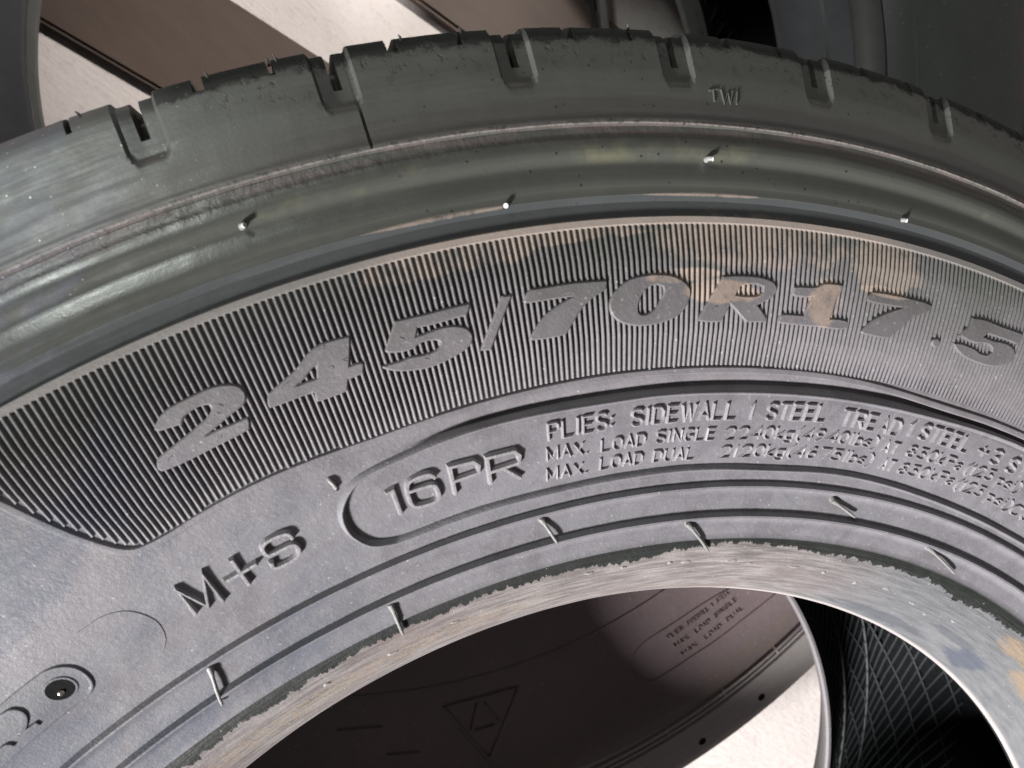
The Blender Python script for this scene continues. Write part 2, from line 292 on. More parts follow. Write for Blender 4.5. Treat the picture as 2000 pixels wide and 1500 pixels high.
DATA = json.loads(r'''{"glyph":{"2":[[[156.81,314.21],[156.9,315.03],[156.84,316.12],[156.72,317.0],[156.49,317.55],[156.04,318.12],[155.58,318.7],[155.05,319.46],[154.71,320.07],[154.32,320.7],[154.07,321.58],[153.97,322.42],[154.02,323.14],[154.22,323.49],[154.5,323.67],[154.84,323.33],[155.06,322.75],[155.25,321.64],[155.65,322.05],[156.07,322.41],[156.23,323.05],[156.18,323.61],[156.01,324.46],[155.72,325.49],[155.39,326.08],[154.99,326.29],[154.31,326.47],[153.76,326.51],[153.35,326.21],[152.97,325.47],[152.71,324.44],[152.59,323.19],[152.59,321.67],[152.74,320.51],[152.97,319.9],[153.29,319.42],[153.76,318.67],[154.23,317.85],[154.64,317.21],[154.17,317.32],[153.66,317.18],[153.2,317.18],[152.91,317.15],[152.92,315.93],[153.04,314.65],[153.39,314.27],[153.94,314.1],[154.59,313.98],[155.31,313.79],[156.06,313.81],[156.51,314.0]]],"4":[[[151.98,317.13],[151.97,318.29],[151.83,319.88],[151.51,320.92],[150.98,321.99],[150.37,323.4],[149.77,325.64],[149.3,326.67],[148.72,326.77],[148.03,326.47],[147.99,325.66],[148.37,319.84],[147.93,319.89],[147.79,319.25],[147.93,317.21],[148.6,316.95],[148.78,314.84],[149.06,314.37],[150.15,314.46],[150.14,315.49],[150.08,316.66],[150.55,316.91],[151.36,316.95]],[[150.65,319.73],[150.27,320.54],[149.89,321.89],[149.58,322.74],[149.79,319.64],[150.24,319.72]]],"5":[[[146.06,326.77],[144.84,326.48],[143.95,326.56],[142.78,326.56],[142.86,325.48],[143.08,323.68],[143.47,323.85],[144.38,323.65],[145.21,323.79],[145.38,321.94],[144.87,322.18],[144.25,322.47],[143.72,322.17],[143.27,321.21],[143.03,319.74],[143.01,318.09],[143.21,316.63],[143.69,315.4],[144.49,314.3],[145.26,313.92],[146.04,314.49],[146.66,315.54],[147.07,316.79],[147.1,317.41],[146.79,317.49],[146.31,317.45],[145.81,317.66],[145.28,317.32],[144.85,317.41],[144.54,318.08],[144.44,319.02],[144.56,319.78],[144.9,320.22],[145.33,320.12],[145.6,319.44],[146.09,319.31],[146.71,320.05],[146.79,320.72],[146.48,323.21],[146.21,325.43]]],"/":[[[142.8,314.79],[141.38,326.64],[140.93,326.44],[142.31,314.35]]],"7":[[[140.43,314.65],[140.44,315.37],[140.05,317.85],[139.51,320.53],[138.86,322.35],[138.24,323.67],[139.01,323.73],[139.89,323.76],[140.41,323.88],[140.47,324.49],[140.32,325.97],[140.11,327.03],[139.22,327.03],[138.04,327.09],[136.56,326.72],[136.52,326.16],[136.65,324.42],[137.29,322.64],[137.82,320.45],[138.31,317.29],[138.72,314.57],[139.53,314.32]]],"0":[[[136.5,320.68],[136.33,322.71],[136.01,324.51],[135.52,326.25],[134.87,327.12],[134.16,327.28],[133.45,326.86],[132.85,325.52],[132.48,323.7],[132.39,321.83],[132.52,319.67],[132.75,317.68],[133.15,316.05],[133.72,314.97],[134.46,314.37],[135.2,314.48],[135.87,315.5],[136.28,317.05],[136.47,318.84]],[[135.07,317.82],[135.07,319.67],[134.86,322.33],[134.51,324.19],[134.12,324.59],[133.81,323.98],[133.78,322.59],[133.94,320.48],[134.25,318.42],[134.64,317.33],[134.92,317.29]]],"R":[[[132.0,314.86],[131.82,316.58],[131.47,319.7],[130.86,324.86],[130.71,326.37],[130.11,326.64],[129.15,326.64],[128.43,326.18],[127.95,325.2],[127.75,323.82],[127.81,322.35],[128.02,321.0],[128.41,319.94],[128.75,318.96],[128.4,317.02],[128.18,315.61],[128.27,314.54],[129.32,314.36],[129.81,316.83],[130.28,319.11],[130.41,317.29],[130.76,314.36],[131.41,314.4]],[[129.98,321.54],[129.83,323.36],[129.55,324.26],[128.93,324.46],[128.54,323.82],[128.54,322.47],[128.8,321.59],[129.42,321.29]]],"1":[[[126.85,322.45],[126.82,323.77],[126.67,324.61],[125.59,325.06],[125.02,326.36],[124.01,326.59],[124.02,325.13],[124.25,322.44],[124.35,319.29],[124.45,316.93],[123.94,317.16],[123.35,316.92],[123.34,314.7],[123.97,314.19],[124.93,314.32],[126.11,314.23],[127.34,314.46],[127.47,315.03],[127.4,316.37],[127.19,317.0],[126.05,317.07],[125.85,320.11],[125.64,322.36],[126.12,321.94],[126.69,322.05]]],"7b":[[[122.46,323.57],[122.39,324.92],[122.19,326.12],[121.39,326.38],[120.15,326.51],[119.01,326.57],[118.34,326.17],[118.36,324.61],[118.86,322.95],[119.56,320.36],[119.93,318.01],[120.23,316.34],[120.62,314.18],[121.46,313.91],[122.32,314.11],[122.41,314.67],[122.13,316.95],[121.67,319.21],[120.94,321.56],[120.22,323.4],[121.09,323.21],[122.08,323.15]]],"dot":[[[117.17,316.43],[117.16,315.74],[117.23,315.15],[117.36,314.81],[117.51,314.81],[117.65,315.15],[117.73,315.75],[117.74,316.43],[117.67,317.02],[117.55,317.36],[117.4,317.36],[117.26,317.02]]],"5b":[[[115.52,326.3],[114.65,327.02],[113.42,326.98],[111.8,327.46],[111.8,325.61],[112.1,323.72],[112.98,323.64],[114.21,323.37],[114.39,322.13],[113.74,322.06],[112.81,322.71],[112.18,322.26],[111.85,320.82],[111.86,319.07],[112.14,317.33],[112.75,315.36],[113.64,314.34],[114.61,314.22],[115.42,314.75],[116.11,316.36],[116.27,317.44],[115.87,317.98],[115.31,317.98],[114.72,317.73],[114.29,317.18],[113.83,317.41],[113.54,318.68],[113.61,319.77],[113.9,320.39],[114.37,320.26],[114.79,319.54],[115.45,319.57],[116.0,320.16],[115.89,321.95],[115.63,323.68]]]},"stroke":{"M":[[[159.45,279.79],[159.28,287.47],[158.78,279.86],[157.98,287.77],[158.1,278.86]]],"+":[[[156.57,287.55],[156.63,279.51]],[[157.36,283.32],[155.78,283.63]]],"S":[[[153.72,285.47],[153.81,287.17],[154.3,287.78],[154.88,287.59],[155.14,286.42],[155.07,284.25],[154.49,284.05],[153.86,283.86],[153.72,281.92],[153.97,280.39],[154.54,279.88],[155.17,280.23],[155.16,281.87]]],"1":[[[148.76,286.54],[148.45,286.72],[148.44,279.5]]],"6":[[[146.27,286.13],[146.55,287.63],[147.3,287.72],[147.69,286.55],[147.79,282.67],[147.61,279.97],[146.68,279.42],[146.31,280.41],[146.31,282.97],[146.55,284.4],[147.7,284.78]]],"P":[[[145.43,279.55],[145.41,287.61],[144.21,287.23],[143.93,285.62],[144.03,283.65],[145.42,283.37]]],"R":[[[143.46,279.36],[143.45,287.07],[142.0,286.93],[141.71,285.32],[141.79,283.31],[143.39,282.83]],[[142.65,282.66],[141.81,278.61]]],"T":[[[130.81,375.65],[130.42,376.23]],[[130.62,376.01],[130.66,372.71]]],"W":[[[130.27,376.06],[130.21,372.32],[129.98,375.37],[129.92,372.39],[129.71,376.07]]],"I":[[[129.49,376.33],[129.62,372.57]]],"two":[[[168.48,286.19],[168.19,285.92],[168.04,284.37],[168.14,282.74],[168.54,281.07],[169.03,280.12],[168.66,279.56],[168.17,279.28]]],"bit":[[[170.09,280.06],[169.75,279.94],[169.67,278.83]]]},"plate":[[168.27,288.29],[167.07,288.59],[166.33,288.63],[165.76,288.39],[165.31,287.13],[165.0,284.71],[164.98,281.38],[165.26,278.44],[165.73,277.14],[166.51,276.61],[167.78,276.5],[169.73,276.28],[171.11,275.91]],"hole":[166.19,282.62],"circle":[[163.62,291.65],[163.09,291.64],[162.48,291.59],[161.68,289.84],[161.21,286.39],[161.04,282.48],[161.29,278.43],[161.79,275.56],[162.44,273.75]],"pill":[[107.25,295.99],[115.38,294.65],[122.07,294.67],[128.02,294.83],[133.42,295.23],[137.04,295.01],[141.83,295.46],[145.0,295.18],[147.37,294.18],[149.08,293.36],[150.08,291.88],[150.85,288.38],[151.21,284.53],[151.16,279.32],[150.56,274.19],[149.56,271.95],[148.42,271.31],[144.5,271.56],[140.18,271.3],[135.68,271.4],[130.93,271.47],[125.42,270.7],[119.49,271.15],[111.34,269.77],[103.98,269.22],[100.34,269.44]],"corner":[[162.8,330.87],[162.32,325.07],[161.49,315.1],[160.81,308.33],[160.18,303.47],[159.63,301.02],[158.94,300.29],[157.88,300.18],[156.34,300.87],[153.37,301.39],[149.21,300.76],[147.86,300.65],[143.46,301.16],[139.82,301.47],[136.03,301.59],[132.04,301.32],[128.25,301.0],[122.46,300.34],[115.78,298.52],[111.4,298.82],[107.28,299.31]],"whisk":[[[160.92,263.95],[161.84,252.97]],[[150.87,254.01],[150.95,243.27]],[[140.76,263.52],[139.94,255.25]],[[130.62,253.55],[128.39,243.31]],[[119.63,262.1],[117.4,258.05]],[[109.67,254.32],[105.83,249.56]],[[150.98,295.27],[150.82,292.17]]],"nubs":[[150.29,356.79],[140.45,347.72],[131.31,356.75],[120.9,347.99]],"hairs":[[153.9,393.35],[149.6,393.26],[147.23,392.57],[142.77,392.62],[140.5,392.82],[133.75,392.91],[147.52,392.16]],"words":[["PLIES:",[140.03,287.24],[136.12,287.39]],["SIDEWALL",[135.31,287.1],[128.71,286.85]],["1",[128.11,286.83],[127.67,286.84]],["STEEL",[126.96,286.74],[122.72,287.21]],["TREAD",[121.79,286.73],[117.1,286.33]],["1",[116.8,287.16],[116.3,287.16]],["STEEL",[115.86,287.29],[111.54,287.35]],["+",[110.97,287.29],[109.86,287.39]],["3",[109.7,287.28],[108.78,287.33]],["ST",[108.09,287.03],[105.97,287.17]],["MAX.",[140.18,281.29],[137.48,280.86]],["LOAD",[137.02,280.75],[134.09,280.75]],["SINGLE",[133.69,280.99],[129.74,280.62]],["2240kg(4940lbs)",[129.33,280.55],[118.17,281.29]],["AT",[118.01,280.71],[116.47,280.74]],["850kPa",[116.0,281.04],[111.04,281.47]],["(125",[110.94,281.22],[108.25,282.17]],["psi)",[108.01,281.79],[105.59,282.4]],["MAX.",[140.22,275.02],[137.47,274.7]],["LOAD",[137.0,275.06],[134.09,274.9]],["DUAL",[133.67,274.96],[130.75,274.61]],["2120kg(4675lbs)",[129.27,274.73],[117.79,275.61]],["AT",[117.37,275.06],[115.98,275.09]],["850kPa",[115.74,274.96],[110.78,276.27]],["(125",[110.74,275.53],[107.96,276.24]],["psi)",[107.71,276.06],[105.0,276.02]],["CO",[105.14,275.71],[102.8,275.96]]]}''')

# ================================================================ THE UPPER TYRE
tyre = thing('truck_tyre', 'dusty black truck tyre on top, its size lettering raised on a ribbed band', 'tyre', (0, 0, GZ))

NOTCH = [118.62 + 6.72 * k for k in range(-7, 9)]
NOTCH = [n + d for n, d in zip(NOTCH, [0] * 16)]
SIP_A = [115.92 + 6.82 * k for k in range(-6, 8)]
SIP_B = [120.2 + 6.83 * k for k in range(-6, 7)]
SEAM = 144.98
def thetas():
    t = list(np.arange(64, 176, .3)) + list(np.arange(176, 424, 3.0))
    for c in NOTCH:
        for d in (-.74, -.68, -.62, -.52, -.42, -.17, -.13, .13, .17, .42, .52, .62, .68, .74): t.append(c + d)
    for c in SIP_A: t += [c - .2, c - .17, c + .17, c + .2]
    for c in SIP_B: t += [c - .1, c - .07, c + .07, c + .1]
    t += [SEAM - .07, SEAM - .03, SEAM + .03, SEAM + .07]
    t = np.unique(np.round(t, 3)); return t
TH = thetas()
def near(th, cs, w0, w1):
    o = np.zeros_like(th)
    for c in cs: o = np.maximum(o, np.clip((w1 - np.abs(th - c)) / (w1 - w0), 0, 1))
    return o
def notch_depth(th, r):
    off = np.min(np.abs(th[..., None] - np.array(NOTCH)), -1)
    big = near(th, NOTCH, .62, .74) * np.clip((r - 376.6 - 1.9 * np.clip((off - .42) / .26, 0, 1) ** 2.2) / 1.6, 0, 1) * 1.35
    slot = near(th, NOTCH, .13, .17) * np.clip((r - 382.4) / .5, 0, 1) * 5.0
    sa = near(th, SIP_A, .17, .2) * np.clip((r - 389.0) / .3, 0, 1) * 3.0
    sb = near(th, SIP_B, .07, .1) * np.clip((r - 388.6) / .3, 0, 1) * 3.0
    seam = near(th, [SEAM], .03, .07) * np.clip((r - 366.5) / .5, 0, 1) * 1.4
    return np.maximum.reduce([big + slot, sa, sb, seam])
KEY = [(243.5, 0), (246.6, -.2), (247.3, .55), (248.6, .1), (252.6, 0), (253.6, .3), (254.9, 1.55), (255.5, 1.55), (256.2, -.2), (257.5, -.15), (262.8, 0), (263.6, .3), (264.9, 1.5), (265.5, 1.5), (266.2, -.15), (267.5, 0),
       (339.9, 0), (340.3, .75), (341.8, .85), (342.2, -.3), (346.0, -.45), (346.9, .3), (347.6, .85), (348.3, .8), (349.5, .6), (350.4, .72), (351.6, .58), (352.8, .25), (354.2, -.15), (355.4, -.52), (356.1, -.62), (356.8, -.42), (358.0, .25), (359.2, .6), (360.4, .6), (362.0, .1), (363.4, -.55), (365.5, -.75), (366.0, .3), (366.7, .38), (368.5, -.15), (373, -.35), (380, 0), (393, 0)]
KR = np.array([k[0] for k in KEY]); KH = np.array([k[1] for k in KEY])
def relief(th, r):
    rj = r + np.where((r > 360) & (r < 368.4), .22 * wob(th * 3, 1) * (1 - np.abs(r - 364.4) / 4.2), 0)
    h = np.interp(rj, KR, KH)
    h = h + .06 * wob(th, r / 9) * (r > 243)
    rc = 219.5 + np.clip(123 - th, .01, 60) * .45; h = h - np.clip((rc - 218) * .09, 0, .8) * np.sin(np.pi * np.clip((r - 218) / (rc - 218), 0, 1)) ** .8 * (th < 123) * (th > 60)
    # sunken channel between the ribbed band and the data panel
    ch = np.interp(r, [294.2, 295.6, 296.4, 297.6, 298.9, 300.5], [0, -.4, -1.6, -1.3, -.4, 0]) * sstep(th, 149.5, 143.0)
    # raised flat of the panel foot
    h = h + ch 
    return h
def lathe_part(name, r0, r1, step, mat, dens=1.0):
    rl = sorted(set([round(x, 2) for x in np.arange(r0, r1, step)] + [round(k, 2) for k in KR if r0 < k < r1] + [r1] + ([376.9, 378.5, 382.4, 382.9, 388.6, 388.9, 389.0, 389.3] if r1 > 380 else [])
                + ([294.2, 295.6, 296.4, 297.6, 298.9, 300.5] if r0 < 290 < r1 else []) + ([256.5, 258, 262, 263.3] if r0 < 257 < r1 else [])))
    rl = [x for i, x in enumerate(rl) if i == 0 or x - rl[i - 1] > .04]; rl[-1] = r1
    R, T = np.meshgrid(rl, TH, indexing='ij')
    h = relief(T, R) - notch_depth(T, R)
    v = surf(T, R, h).reshape(-1, 3)
    # the tread outline turns down smoothly
    o = link(name, v.tolist(), grid_faces(len(rl), len(TH), True), mat, tyre, 32)
    return o, v[-len(TH):], v[:len(TH)]
sw, sw_out, sw_in = lathe_part('sidewall', 247.3, 366.1, 1.6, MRF)
sh, sh_out, _ = lathe_part('shoulder', 366.1, 392.8, 1.6, MR)
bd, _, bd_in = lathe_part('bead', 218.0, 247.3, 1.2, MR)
# tread: starts on the last ring of the shoulder
zs = [97, 88, 74, 68, 67.5, 58, 57.5, 30, 28, 20, 18, 0, -18, -20, -28, -30, -57.5, -58, -67.5, -74, -88, -97, -101.2]
rings = [sh_out]
for z in zs:
    base = 393.6 + .8 * math.cos(z / 100 * 1.3)
    if z in (68, 67.5, -67.5, 28, 20, -20, -28): base -= 9 if z in (68, 28, 20, -20, -28) else 0
    dep = notch_depth(TH, np.full_like(TH, 392.8)) * (1 if z > 60 else 0)
    a = TH * D2R; rr = base - dep
    rings.append(np.stack([rr * np.cos(a), rr * np.sin(a), np.full_like(a, z)], 1) / 1000)
link('tread', np.concatenate(rings).tolist(), grid_faces(len(rings), len(TH), True), MTR, tyre, 30)
# underside: lower shoulder, lower sidewall and lower bead
def ring_part(name, prof, mat, parent, ths, sharp=35, cx=None, cy=None, close=False):
    a = np.asarray(ths) * D2R; v = []
    for i, (r, z) in enumerate(prof):
        x0 = cx(r, z) if cx else 0; y0 = cy(r, z) if cy else 0
        v.append(np.stack([x0 + r * np.cos(a), y0 + r * np.sin(a), np.full_like(a, z)], 1) / 1000)
    return link(name, np.concatenate(v).tolist(), grid_faces(len(prof), len(ths), True), mat, parent, sharp)
T2 = np.arange(0, 360, 2.0); T1 = np.arange(0, 360, 1.0)
ring_part('sidewall', [(394, -101.2), (385, -107), (365, -115), (340, -119.4), (320, -121.2), (294, -119.6), (260, -110), (240, -98), (228, -82)], MR, tyre, T2)
ring_part('bead', [(228, -82), (222, -74), (218.5, -69), (216.8, -65.5), (216.9, -64), (218, -62.8), (219.6, -62.6)], simple('lower_bead_rubber', (.085, .078, .082), (.14, .13, .135), .6, 150), tyre, T1)
ring_part('inner_liner', [(219.6, -62.6), (223, -67), (230, -74), (240, -80), (262, -94), (300, -106), (340, -106), (368, -94), (379, -70), (382, -30), (382, 30), (379, 70), (368, 92), (340, 104), (300, 105), (262, 96), (238, 84), (222, 74), (218.2, 78), (218, 80)], MLIN, tyre, T1)

# ---- flat plan coordinates around a reference angle, used for all moulded detail
class Flat:
    def __init__(s, t0, r0): s.t0 = t0; s.r0 = r0
    def to(s, p): return (-(p[0] - s.t0) * D2R * s.r0, p[1])
    def back(s, x, y): return s.t0 - np.asarray(x) / s.r0 / D2R, np.asarray(y)
def spline(pts, n, closed=False):
    P = np.array(pts, float); N = len(P); o = []
    for i in range(N if closed else N - 1):
        a, b, c, d = (P[(i - 1) % N], P[i], P[(i + 1) % N], P[(i + 2) % N]) if closed else (P[max(i - 1, 0)], P[i], P[i + 1], P[min(i + 2, N - 1)])
        for k in range(n):
            t = k / n; o.append(.5 * ((2 * b) + (c - a) * t + (2 * a - 5 * b + 4 * c - d) * t * t + (3 * b - a - 3 * c + d) * t**3))
    if not closed: o.append(P[-1])
    return np.array(o)
def sweep(fl, pts, wb, wt, h, base=-.15, closed=False, caps=True, arch=0.0):
    """raised bar along a path in plan coordinates; returns verts (metres), faces"""
    P = np.array(pts, float); N = len(P)
    if not closed and caps:
        e0 = P[0] - P[1]; e1 = P[-1] - P[-2]
        P[0] = P[0] + e0 / (np.linalg.norm(e0) + 1e-9) * wb * .28; P[-1] = P[-1] + e1 / (np.linalg.norm(e1) + 1e-9) * wb * .28
    if closed: T = np.roll(P, -1, 0) - np.roll(P, 1, 0); d0 = P - np.roll(P, 1, 0); d1 = np.roll(P, -1, 0) - P
    else:
        d0 = np.vstack([P[1] - P[0], P[1:] - P[:-1]]); d1 = np.vstack([P[1:] - P[:-1], P[-1] - P[-2]])
    u0 = d0 / (np.linalg.norm(d0, axis=1)[:, None] + 1e-9); u1 = d1 / (np.linalg.norm(d1, axis=1)[:, None] + 1e-9)
    n0 = np.stack([-u0[:, 1], u0[:, 0]], 1); n1 = np.stack([-u1[:, 1], u1[:, 0]], 1); m = n0 + n1; m /= (np.linalg.norm(m, axis=1)[:, None] + 1e-9)
    k = 1 / np.clip((m * n0).sum(1), .55, 1)
    offs = [(-wb / 2, base), (-wt / 2, h), (0, h + arch), (wt / 2, h), (wb / 2, base)]
    V = []
    for o, hh in offs:
        q = P + m * (k * o)[:, None]
        if not closed and caps and hh > base:      # slope the end caps
            q[0] += u0[0] * (wb - wt) * .35; q[-1] -= u1[-1] * (wb - wt) * .35
        th, r = fl.back(q[:, 0], q[:, 1]); V.append(surf(th, r, hh))
    V = np.concatenate(V); f = []; nn = len(offs)
    for a in range(nn - 1):
        for i in range(N if closed else N - 1):
            j = (i + 1) % N; f.append((a * N + i, a * N + j, (a + 1) * N + j, (a + 1) * N + i))
    if not closed: f += [tuple(a * N for a in range(nn))[::-1], tuple(a * N + N - 1 for a in range(nn))]
    return V.tolist(), f
def join(parts):
    V = []; F = []
    for v, f in parts:
        b = len(V); V += v; F += [tuple(i + b for i in q) for q in f]
    return V, F
def bars(name, fl, strokes, wb, wt, h, parent=None, mat=None, smooth_n=0, arch=.05, base=-.15):
    ps = []
    for s in strokes:
        q = [fl.to(p) for p in s]
        if smooth_n and len(q) > 2: q = spline(q, smooth_n)
        ps.append(sweep(fl, q, wb, wt, h, base, arch=arch))
    v, f = join(ps)
    return link(name, v, f, mat or MR, parent or tyre, 50)

# ---- raised rim of the ribbed band, with its cut corner
corner = [p for p in DATA['corner']]
fl = Flat(135, 301)
cp = spline([fl.to((162.9, 342))] + [fl.to(p) for p in corner] + [fl.to((t, 300.2)) for t in (103, 97, 90, 84, 78)], 6)
rimv, rimf = sweep(fl, cp, 2.2, 1.3, .62, caps=False, arch=.05)
link('band_border', rimv, rimf, MR, tyre, 50)
th_c = fl.back(cp[:, 0], cp[:, 1])[0]; r_c = cp[:, 1]

# ---- the radial ridges of the band: one mesh, a turned copy for every ridge
PITCH = .27175
def ridge_mesh(ra, rb, n=6):
    rs = np.linspace(ra, rb, n); V = []; hw = PITCH / 2 * D2R
    for r in rs:
        for k, h in ((-.74, -.1), (-.36, .92), (.0, 1.04), (.36, .92), (.74, -.1)):
            V.append(surf(k * hw / D2R, r, h if rs[0] < r < rs[-1] else min(h, .3)).tolist())
    F = [(i * 5 + j, i * 5 + j + 1, i * 5 + j + 6, i * 5 + j + 5) for i in range(n - 1) for j in range(4)]
    F += [(4, 3, 2, 1, 0), tuple((n - 1) * 5 + j for j in range(5))]
    me = bpy.data.meshes.new('ridge'); me.from_pydata(V, [], F); me.materials.append(MR)
    me.polygons.foreach_set('use_smooth', [True] * len(F)); me.set_sharp_from_angle(angle=60 * D2R)
    return me
full = ridge_mesh(301.3, 340.5)
th = 93.1
while th < 162.4:
    # inner end of this ridge: the border, which climbs outwards past the corner
    cand = r_c[np.abs(th_c - th) < .3]
    rb = max(cand.max() + 1.3 if len(cand) else 301.3, 301.3)
    me = full if rb < 302.2 else (ridge_mesh(rb, 340.5, 5) if rb < 337 else None)
    if me:
        o = bpy.data.objects.new('ridge', me); C.objects.link(o); o.parent = tyre; o.rotation_euler = (0, 0, th * D2R)
    th += PITCH

# ---- flat-topped size lettering 245/70R17.5
def soften(pts, keep=42, n=5):
    """round a traced outline but keep its real corners"""
    P = [np.array(p) for p in pts]; N = len(P); out = []
    def ang(i):
        a = P[i] - P[i - 1]; b = P[(i + 1) % N] - P[i]
        return math.degrees(math.acos(max(-1, min(1, a.dot(b) / (np.linalg.norm(a) * np.linalg.norm(b) + 1e-9)))))
    cor = [ang(i) > keep for i in range(N)]
    for i in range(N):
        b, c = P[i], P[(i + 1) % N]
        a = b - (c - b) * .6 if cor[i] else P[i - 1]
        d = c + (c - b) * .6 if cor[(i + 1) % N] else P[(i + 2) % N]
        L = np.linalg.norm(c - b)
        m = n if L > 2 else 3
        for k in range(m):
            t = k / m; out.append(.5 * ((2 * b) + (c - a) * t + (2 * a - 5 * b + 4 * c - d) * t * t + (3 * b - a - 3 * c + d) * t**3))
    return np.array(out)
def offset(L, d):
    a = L - np.roll(L, 1, 0); b = np.roll(L, -1, 0) - L
    a /= np.linalg.norm(a, axis=1)[:, None] + 1e-9; b /= np.linalg.norm(b, axis=1)[:, None] + 1e-9
    na = np.stack([a[:, 1], -a[:, 0]], 1); nb = np.stack([b[:, 1], -b[:, 0]], 1); m = na + nb; m /= np.linalg.norm(m, axis=1)[:, None] + 1e-9
    return L + m * (d / np.clip((m * na).sum(1), .5, 1))[:, None]
def area(L): x, y = L[:, 0], L[:, 1]; return .5 * np.sum(x * np.roll(y, -1) - y * np.roll(x, -1))
def plate_letter(name, loops, label=None, top=1.38):
    fl = Flat(np.mean([p[0] for p in loops[0]]), 320); bm = bmesh.new(); Ls = []
    for i, lp in enumerate(loops):
        L = soften([fl.to(p) for p in lp])
        if (area(L) > 0) != (i == 0): L = L[::-1]
        Ls.append(L)
    edges = []
    for L in Ls:
        q = offset(L, -.34); vs_ = [bm.verts.new((x, y, top)) for x, y in q]
        for i in range(len(vs_)): edges.append(bm.edges.new((vs_[i], vs_[(i + 1) % len(vs_)])))
    bmesh.ops.triangle_fill(bm, edges=edges, use_beauty=True, use_dissolve=False)
    ys = [p[1] for L in Ls for p in L]
    for y in np.arange(min(ys) + 3, max(ys), 3.5):
        bmesh.ops.bisect_plane(bm, geom=bm.verts[:] + bm.edges[:] + bm.faces[:], plane_co=(0, y, 0), plane_no=(0, 1, 0))
    bm.verts.index_update(); V = [tuple(v.co) for v in bm.verts]; F = [tuple(v.index for v in f.verts) for f in bm.faces]; bm.free()
    F = [f if sum((V[f[i]][0] * V[f[(i + 1) % len(f)]][1] - V[f[i]][1] * V[f[(i + 1) % len(f)]][0]) for i in range(len(f))) > 0 else f[::-1] for f in F]
    for L in Ls:
        n = len(L); b = len(V)
        for d, h in ((-.34, top), (-.02, top - .26), (.22, -.1)):
            V += [(x, y, h) for x, y in offset(L, d)]
        for a in range(2):
            for i in range(n):
                j = (i + 1) % n; F.append((b + a * n + i, b + (a + 1) * n + i, b + (a + 1) * n + j, b + a * n + j))
    V = np.array(V); t, r = fl.back(V[:, 0], V[:, 1]); W = surf(t, r, V[:, 2])
    o = link(name, W.tolist(), F, MR, tyre, 25)
    if label: o['label'] = label
    return o
for k, nm in (('2', 'digit'), ('4', 'digit'), ('5', 'digit'), ('/', 'slash'), ('7', 'digit'), ('0', 'digit'), ('R', 'letter'), ('1', 'digit'), ('7b', 'digit'), ('dot', 'decimal_point'), ('5b', 'digit')):
    lab = {'R': 'raised letter R half covered in rust coloured mud', '1': 'raised digit 1 stained rust orange'}.get(k)
    plate_letter(nm, DATA['glyph'][k], lab)
# small nicks moulded on the size digits
NICK = [(156.28, 316.08), (153.68, 322.14), (153.88, 320.76), (154.26, 315.52), (149.06, 326.0), (148.57, 321.55), (149.05, 320.97), (151.06, 320.95), (145.93, 322.51), (145.28, 316.42), (130.56, 320.46), (131.12, 318.16), (135.16, 322.3)]
ps = []
for i, (t, r) in enumerate(NICK):
    f2 = Flat(t, r); a = .6 + i * 1.7
    ps.append(sweep(f2, [(-1.0 * math.cos(a), r - .5), (0, r + .25 * math.sin(a * 3)), (1.0 * math.cos(a * 2) + .3, r + .2)], .4, .12, 1.5, base=1.2))
v, f = join(ps); link('nick', v, f, MR, tyre)

# ---- rounded stroke lettering M+S and 16PR, TWI
ST = DATA['stroke']
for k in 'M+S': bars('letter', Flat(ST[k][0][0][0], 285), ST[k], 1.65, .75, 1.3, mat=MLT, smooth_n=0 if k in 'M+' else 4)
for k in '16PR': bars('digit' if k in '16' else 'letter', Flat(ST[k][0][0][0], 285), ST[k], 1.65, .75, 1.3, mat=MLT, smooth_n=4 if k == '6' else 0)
for k in 'TWI': bars('letter', Flat(ST[k][0][0][0], 370), ST[k], .6, .25, .20)

